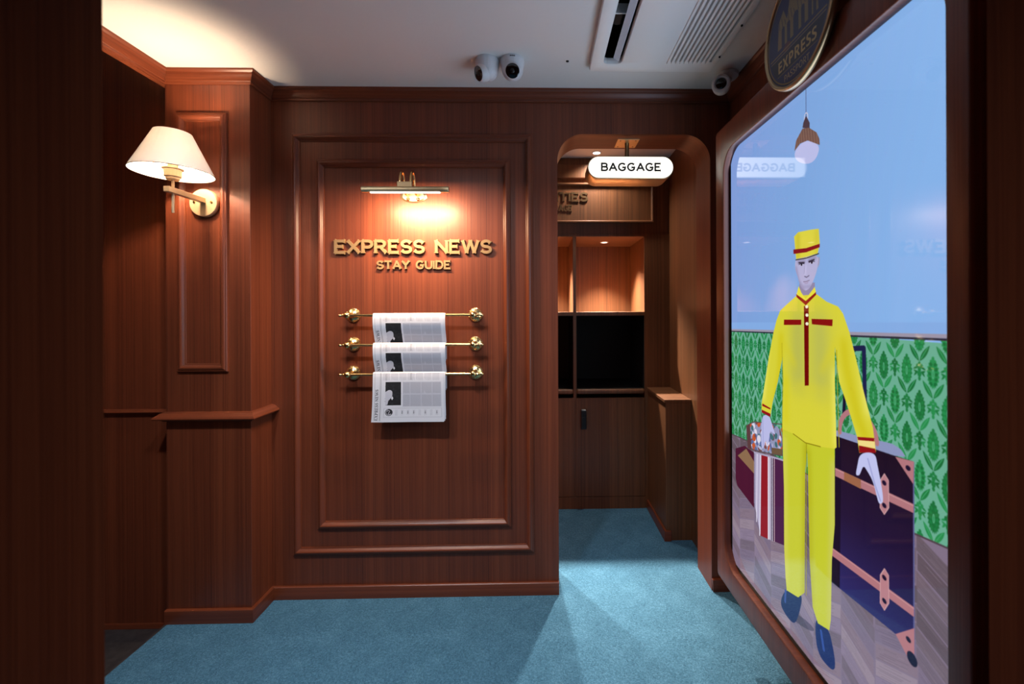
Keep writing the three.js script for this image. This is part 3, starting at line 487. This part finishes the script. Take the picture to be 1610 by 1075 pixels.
    for (const [dx, dy, w] of [[0, -98, 4], [-5, -90, 4], [5, -90, 4], [0, 6, 4], [-6, 12, 4], [6, 12, 4], [0, 20, 5], [0, 32, 6], [0, 44, 4]]) { g.beginPath(); g.ellipse(x + dx, y + dy, w, w * 1.4, 0, 0, 7); g.fill(); }
    g.fillStyle = tones[(k + 2) % 3]; for (let q = 0; q < 5; q++) for (const s of [-1, 1]) { g.beginPath(); g.ellipse(x + s * (3 + 6 * Math.sin(0.5 + q * 0.55)), y - 84 + q * 12, 4, 5, s * 0.6, 0, 7); g.fill(); }
    g.fillStyle = '#55a87c'; g.beginPath(); g.ellipse(x, y - 60, 3.4, 12, 0, 0, 7); g.fill();
    g.fillStyle = '#2a8a50'; g.beginPath(); g.ellipse(x, y - 60, 1.6, 8, 0, 0, 7); g.fill();
  };
  g.save(); g.beginPath(); g.rect(0, 870, W, 640); g.clip(); for (let j = 0; j < 9; j++) for (let i = -1; i < 17; i++) motif(i * 76 + 10 + (j % 2) * 38, 930 + j * 88, i + j + 30); g.restore(); poly([0, 860, W, 830, W, 860, 0, 895], '#83abe2');
  poly([0, 893, W, 858, W, 868, 0, 902], '#9a93a6'); poly([0, 902, W, 868, W, 874, 0, 907], '#2a2a3a');
  // herringbone floor
  const F = S.floorline, floor = [...F, W, H, 0, H];
  poly(floor, '#807085');
  inside(floor, () => { for (let k = 0; k < 150; k++) { const row = k % 15, col = Math.floor(k / 15), x = col * 140 - 60 + rnd() * 8, y = 1370 + row * 48; const up = (col % 2) ? -1 : 1; g.save(); g.translate(x, y); g.transform(1, up * 0.42, 0, 1, 0, 0); g.fillStyle = ['#8a7a92', '#786980', '#9a8896', '#6e5f6e', '#857280'][(k * 7 + row) % 5]; if (row < 6) g.fillStyle = ['#62545c', '#6c5c66', '#584b52'][(k + row) % 3]; g.globalAlpha = 0.75; g.fillRect(0, 0, 138, 44); g.globalAlpha = 0.3; g.fillStyle = '#3f3541'; for (let q = 0; q < 6; q++) g.fillRect(rnd() * 30, 4 + q * 7 + rnd() * 3, 40 + rnd() * 70, 1.4); g.fillStyle = '#a595a0'; for (let q = 0; q < 3; q++) g.fillRect(rnd() * 40, 3 + rnd() * 38, 30 + rnd() * 60, 1.4); g.restore(); } g.globalAlpha = 1; });
  line(F, 5, '#4d4048');
  // hanging lamp
  line(S.cord, 3, '#4a4f6e'); g.strokeStyle = '#c9c6d8'; g.lineWidth = 4; g.beginPath(); g.ellipse(612, 108, 10, 16, 0, 0, 7); g.stroke();
  poly(S.cap, '#4b3a44'); soft(S.globe, '#b9bce6'); poly(S.dome, '#76574e'); inside(S.dome, () => { for (let k = 0; k < 26; k++) line([530 + k * 7, 130, 545 + k * 7, 245], 1.6, k % 2 ? '#8d7162' : '#5b423f'); });
  // luggage
  poly(S.redcase, '#4a1530'); poly(S.tan, '#8a6a4e'); line([61, 1505, 148, 1444], 3, '#4a3038');
  { // striped case
    const t = S.st_top, b = S.st_bot, cols = ['#b3aac6', '#8f1a26', '#c3b8cc', '#37243f', '#4a1f46'], cut = [0, 0.26, 0.47, 0.62, 0.70, 1], at = (arr, f) => { const k = Math.min(4, Math.floor(f * 5)), u = f * 5 - k; return [arr[2 * k] + (arr[2 * k + 2] - arr[2 * k]) * u, arr[2 * k + 1] + (arr[2 * k + 3] - arr[2 * k + 1]) * u]; };
    for (let k = 0; k < 5; k++) poly([...at(t, cut[k]), ...at(t, cut[k + 1]), ...at(b, cut[k + 1]), ...at(b, cut[k])], cols[k]);
    for (const [f, col] of [[0.03, '#6f6a86'], [0.12, '#e3def0'], [0.24, '#f0e9f4'], [0.49, '#eee6f2'], [0.60, '#8b7fa0'], [0.66, '#d8d0e2'], [0.74, '#c9a9b4']]) line([...at(t, f), ...at(b, f)], 5, col);
    line(t, 7, '#a9a3bd');
  }
  soft(S.floral, '#8f93b4'); inside(S.floral, () => { for (let k = 0; k < 90; k++) { g.fillStyle = ['#c2562f', '#b8b6d4', '#5d6a9c', '#d9d4e4', '#7a4a48', '#3f6a72'][k % 6]; g.beginPath(); g.ellipse(190 + rnd() * 260, 1270 + rnd() * 160, 6 + rnd() * 15, 5 + rnd() * 10, rnd() * 3, 0, 7); g.fill(); } poly([151, 1337, 186, 1318, 200, 1440, 164, 1445], '#5a3b3e'); poly([370, 1370, 452, 1350, 452, 1380, 372, 1398], '#6b5540'); }); line([...S.floral, S.floral[0], S.floral[1]], 4, '#5a4a4c');
  line([838, 919, 886, 913, 890, 1086], 16, '#182048'); line(S.pull2, 14, '#0f1230');
  soft(S.rim, '#8b93bb'); poly(S.trunk, '#1d1430'); inside(S.trunk, () => { const q = g.createLinearGradient(0, 1200, 0, 1690); q.addColorStop(0, '#1c0f22'); q.addColorStop(0.5, '#211437'); q.addColorStop(1, '#2c2a66'); g.fillStyle = q; g.fillRect(700, 1180, 400, 520); poly([740, 1190, 790, 1190, 778, 1700, 720, 1700], '#140d26'); });
  poly(S.rim, '#8b93bb'); line([1056, 1192, 1055, 1684], 4, '#5d5f92');
  const hide = '#b0757c'; g.strokeStyle = hide; g.lineWidth = 17; g.beginPath(); g.moveTo(781, 1190); g.bezierCurveTo(782, 1080, 930, 1090, 934, 1180); g.stroke();
  for (const k of ['strapU', 'strapL']) { poly(S[k], hide); line([S[k][0], S[k][1] + 4, S[k][2], S[k][3] + 4], 1.5, '#d5a2a2'); } poly([800, 1311, 872, 1308, 872, 1336, 800, 1338], '#9a6448');
  poly(S.corT, hide); poly(S.corB, hide); poly(S.bukU, '#b67e86'); poly(S.bukL, '#b67e86'); line([...S.bukU, S.bukU[0], S.bukU[1]], 2, '#d6a8aa'); line([...S.bukL, S.bukL[0], S.bukL[1]], 2, '#d6a8aa');
  g.fillStyle = '#1c1230'; for (let i = 0; i < S.rivets.length; i += 2) { g.beginPath(); g.ellipse(S.rivets[i], S.rivets[i + 1], 8, 7, 0, 0, 7); g.fill(); }
  g.fillStyle = '#171430'; g.beginPath(); g.ellipse(S.wheel[0], S.wheel[1], 16, 17, 0, 0, 7); g.fill();
  // page in yellow uniform
  g.fillStyle = 'rgba(30,22,44,0.4)'; g.beginPath(); g.ellipse(560, 1950, 90, 16, -0.3, 0, 7); g.fill();
  soft(S.shoeL, '#141a52'); soft(S.shoeR, '#16205e'); line([470, 1900, 466, 1944], 12, '#33478f'); line([684, 1900, 698, 1952], 12, '#2f4a9a');
  poly(S.legL, '#c6c932'); poly(S.legR, '#c3c82e');
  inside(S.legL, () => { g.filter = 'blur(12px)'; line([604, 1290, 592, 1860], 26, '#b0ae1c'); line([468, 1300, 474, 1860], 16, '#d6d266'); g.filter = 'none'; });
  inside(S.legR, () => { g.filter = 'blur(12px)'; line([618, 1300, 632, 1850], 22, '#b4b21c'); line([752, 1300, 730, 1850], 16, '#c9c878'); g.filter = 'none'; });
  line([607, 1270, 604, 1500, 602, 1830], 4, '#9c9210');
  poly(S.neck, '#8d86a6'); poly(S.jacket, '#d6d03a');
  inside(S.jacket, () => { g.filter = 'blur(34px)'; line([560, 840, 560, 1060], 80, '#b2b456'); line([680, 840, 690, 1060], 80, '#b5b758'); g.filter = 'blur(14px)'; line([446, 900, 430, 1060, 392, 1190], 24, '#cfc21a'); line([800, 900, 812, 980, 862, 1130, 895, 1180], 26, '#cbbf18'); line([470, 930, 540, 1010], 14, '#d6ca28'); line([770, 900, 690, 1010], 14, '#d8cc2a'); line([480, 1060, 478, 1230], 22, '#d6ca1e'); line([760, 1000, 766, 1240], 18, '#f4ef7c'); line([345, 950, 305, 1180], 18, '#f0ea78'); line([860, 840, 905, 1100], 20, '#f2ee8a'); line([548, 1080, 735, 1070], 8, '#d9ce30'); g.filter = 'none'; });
  line([451, 930, 455, 1082, 451, 1268], 3, '#a89b12'); line([768, 930, 770, 1000, 778, 1240], 3, '#a89b12'); line([525, 1269, 601, 1280, 685, 1268], 4, '#8f8414');
  poly(S.collar, '#e6dc40'); poly(S.trim, '#8c110f'); poly(S.placket, '#6e0a08'); poly(S.pockL, '#86100f'); poly(S.pockR, '#86100f');
  for (const k of ['cuffR1', 'cuffR2', 'cuffL1', 'cuffL2']) poly(S[k], '#8f1018'); poly(S.cuffRc, '#efd88a');
  g.fillStyle = '#f2ecd0'; for (let i = 0; i < 6; i += 2) { g.beginPath(); g.ellipse(S.btn[i], S.btn[i + 1], 9, 6, 0, 0, 7); g.fill(); }
  soft(S.handL, '#b7b9e4'); soft(S.handR, '#bfc2ec'); line([900, 1236, 926, 1300, 946, 1338], 5, '#9ea2d4'); line([300, 1262, 304, 1380], 5, '#9a9ed0');
  poly(S.ear, '#9f9bb8'); soft(S.face, '#b4b0d4');
  inside(S.face, () => {
    g.filter = 'blur(5px)'; line([548, 640, 562, 690, 596, 728], 10, '#9590b4'); line([680, 660, 660, 705, 622, 728], 10, '#a8a4ca'); line([585, 716, 640, 716], 8, '#9a95ba'); line([560, 622, 600, 624], 12, '#8f8aac'); line([625, 622, 662, 618], 12, '#8f8aac'); line([608, 640, 603, 674], 7, '#c6c2e4'); g.filter = 'none';
    line(S.brows.slice(0, 4), 6, '#3c3648'); line(S.brows.slice(4), 6, '#3c3648');
    for (let i = 0; i < 4; i += 2) { g.fillStyle = '#c4c0da'; g.beginPath(); g.ellipse(S.eyes[i], S.eyes[i + 1], 14, 3.8, 0, 0, 7); g.fill(); g.fillStyle = '#1d1a2a'; g.beginPath(); g.ellipse(S.eyes[i], S.eyes[i + 1], 5.4, 4, 0, 0, 7); g.fill(); line([S.eyes[i] - 16, S.eyes[i + 1] - 2, S.eyes[i], S.eyes[i + 1] - 5, S.eyes[i] + 16, S.eyes[i + 1] - 2], 2.4, '#2a2438'); }
    line([600, 640, 597, 668], 2, '#908bb0'); line([600, 678, 612, 682, 626, 677], 4, '#6d6684'); line(S.mouth, 2.6, '#7a6580'); line([600, 702, 611, 704, 620, 701], 4, '#a898bc');
  });
  line([546, 612, 612, 613, 680, 606], 4, '#3c3420');
  poly(S.hat, '#dcd244'); inside(S.hat, () => { g.filter = 'blur(10px)'; line([560, 520, 560, 605], 16, '#c2b52c'); line([670, 520, 670, 605], 14, '#cabd34'); g.filter = 'none'; }); poly(S.hatband, '#86161c');
  return canvasTexture(c);
})();
{
  const t = thing('video_screen', 'tall lit video screen in a deep rounded wooden frame', 'screen', [0, 0, 0]);
  const r = 0.10, s = new THREE.Shape(), a = -1.873, b = -0.764, lo = 0.264, hi = 2.172, o = 0.012;
  s.moveTo(a + o, lo); s.lineTo(b - o, lo); s.absarc(b - o, lo + o, o, -Math.PI / 2, 0); s.lineTo(b, hi - o); s.absarc(b - o, hi - o, o, 0, Math.PI / 2); s.lineTo(a + o, hi); s.absarc(a + o, hi - o, o, Math.PI / 2, Math.PI); s.lineTo(a, lo + o); s.absarc(a + o, lo + o, o, Math.PI, Math.PI * 1.5);
  const h = new THREE.Path(), c = -1.807, d = -0.802, e = 0.345, f = 2.075;
  h.moveTo(c, f - r); h.absarc(c + r, f - r, r, Math.PI, Math.PI / 2, true); h.lineTo(d - r, f); h.absarc(d - r, f - r, r, Math.PI / 2, 0, true); h.lineTo(d, e + r); h.absarc(d - r, e + r, r, 0, -Math.PI / 2, true); h.lineTo(c + r, e); h.absarc(c + r, e + r, r, -Math.PI / 2, -Math.PI, true); h.closePath(); s.holes.push(h);
  const g = new THREE.ExtrudeGeometry(s, { depth: 0.032, bevelEnabled: true, bevelSize: 0.005, bevelThickness: 0.005, bevelSegments: 3, curveSegments: 20 }); g.translate(0, 0, -0.807);
  g.rotateY(-Math.PI / 2); mesh('frame', toCreasedNormals(planarUV(g), 0.5), M.trim, t);
  mesh('cabinet', join([bx(0.810, 0.96, lo + 0.012, lo + 0.05, a + 0.012, b - 0.012), bx(0.810, 0.96, hi - 0.05, hi - 0.012, a + 0.012, b - 0.012), bx(0.810, 0.96, lo + 0.05, hi - 0.05, a + 0.012, a + 0.04), bx(0.810, 0.96, lo + 0.05, hi - 0.05, b - 0.04, b - 0.012)]), M.wood, t);
  const p = new THREE.BoxGeometry(0.004, SY1 - SY0, SZ1 - SZ0), dark = std({ color: 0x050506, roughness: 0.3 });
  const shown = std({ color: 0x050507, emissive: 0xffffff, emissiveMap: picture, emissiveIntensity: 1.0, roughness: 0.035, ior: 1.5 });
  p.translate(SX + 0.002, (SY0 + SY1) / 2, (SZ0 + SZ1) / 2);
  const m = new THREE.Mesh(p, [dark, shown, dark, dark, dark, dark]); m.name = 'display'; m.castShadow = m.receiveShadow = true; t.add(m);
  mesh('bezel', join([bx(SX - 0.002, SX + 0.006, SY0 - 0.014, SY0, SZ0 - 0.014, SZ1 + 0.014), bx(SX - 0.002, SX + 0.006, SY1, SY1 + 0.014, SZ0 - 0.014, SZ1 + 0.014), bx(SX - 0.002, SX + 0.006, SY0, SY1, SZ0 - 0.014, SZ0), bx(SX - 0.002, SX + 0.006, SY0, SY1, SZ1, SZ1 + 0.014)]), M.black, t);
  mesh('casing', bx(SX + 0.004, SX + 0.07, SY0 - 0.014, SY1 + 0.014, SZ0 - 0.014, SZ1 + 0.014), M.black, t);
  area('video_screen_glow', new THREE.Color(0.62, 0.78, 1.0), LIGHT.screen, SZ1 - SZ0, 1.16, [SX - 0.006, 1.47, (SZ0 + SZ1) / 2], [-1, 1.47, (SZ0 + SZ1) / 2]);
}

// ---------- round emblem above the screen ----------
{
  const t = thing('emblem_sign', 'round navy and gold emblem sign reading EXPRESS above the video screen', 'sign', [0.758, 2.233, -1.243]);
  const N = 640, [c, g] = canvas(N, N), gold = '#8d7440', q = (f) => f * N;
  g.fillStyle = '#131a50'; g.fillRect(0, 0, N, N); g.strokeStyle = gold; g.lineWidth = 9; g.beginPath(); g.arc(N / 2, N / 2, N * 0.47, 0, 7); g.stroke();
  g.save(); g.beginPath(); g.arc(N / 2, N / 2, N * 0.44, 0, 7); g.clip();
  g.fillStyle = '#7d6c48'; g.beginPath(); g.moveTo(q(0.2), q(0.56)); g.lineTo(q(0.22), q(0.3)); g.lineTo(q(0.3), q(0.22)); g.lineTo(q(0.36), q(0.34)); g.lineTo(q(0.42), q(0.12)); g.lineTo(q(0.58), q(0.12)); g.lineTo(q(0.62), q(0.32)); g.lineTo(q(0.72), q(0.2)); g.lineTo(q(0.8), q(0.3)); g.lineTo(q(0.82), q(0.56)); g.closePath(); g.fill();
  g.fillStyle = '#1c2148'; for (const [x, w] of [[0.27, 0.05], [0.36, 0.05], [0.46, 0.08], [0.58, 0.05], [0.68, 0.05], [0.75, 0.04]]) { g.beginPath(); g.moveTo(q(x), q(0.56)); g.lineTo(q(x), q(0.40)); g.arc(q(x + w / 2), q(0.40), q(w / 2), Math.PI, 0); g.lineTo(q(x + w), q(0.56)); g.fill(); }
  g.strokeStyle = '#1c2148'; g.lineWidth = 4; for (let k = 0; k < 12; k++) { g.beginPath(); g.moveTo(q(0.22 + k * 0.05), q(0.24 + (k % 3) * 0.04)); g.lineTo(q(0.24 + k * 0.05), q(0.38)); g.stroke(); }
  g.fillStyle = '#5c2c34'; g.beginPath(); g.ellipse(q(0.36), q(0.6), q(0.06), q(0.035), 0, 0, 7); g.fill();
  g.fillStyle = '#15142c'; g.fillRect(0, q(0.645), N, q(0.17)); g.fillStyle = gold; g.fillRect(0, q(0.60), N, q(0.012)); g.fillRect(0, q(0.632), N, q(0.008)); g.fillRect(0, q(0.815), N, q(0.006)); g.restore();
  g.fillStyle = '#b39a62'; g.textAlign = 'center'; g.font = 'bold 96px sans-serif'; g.fillText('EXPRESS', N / 2, q(0.79), N * 0.76); g.font = '54px sans-serif'; g.fillText('PASSPORT', N / 2, q(0.915), N * 0.44);
  const map = canvasTexture(c);
  const disc = lathe([[0, 0], [0.161, 0], [0.161, 0.010], [0.1605, 0.011], [0, 0.011]], 80); disc.rotateZ(Math.PI / 2);
  mesh('disc', toCreasedNormals(disc.toNonIndexed(), 0.5), std({ color: 0x10163c, roughness: 0.4 }), t);
  const f = new THREE.CircleGeometry(0.160, 80); f.rotateY(-Math.PI / 2); f.translate(-0.0114, 0, 0); mesh('printed_face', f, std({ map, roughness: 0.35 }), t);
  const ring = lathe([[0.156, 0.010], [0.158, 0.015], [0.164, 0.0175], [0.169, 0.015], [0.171, 0.009], [0.171, 0], [0.161, 0]], 90); ring.rotateZ(Math.PI / 2); mesh('rim', ring, M.bronze, t);
  mesh('bracket', bx(0.001, 0.203, -0.02, 0.06, -0.03, 0.03, 0.002), M.bronze, t);
}
renderer.render(scene, camera);
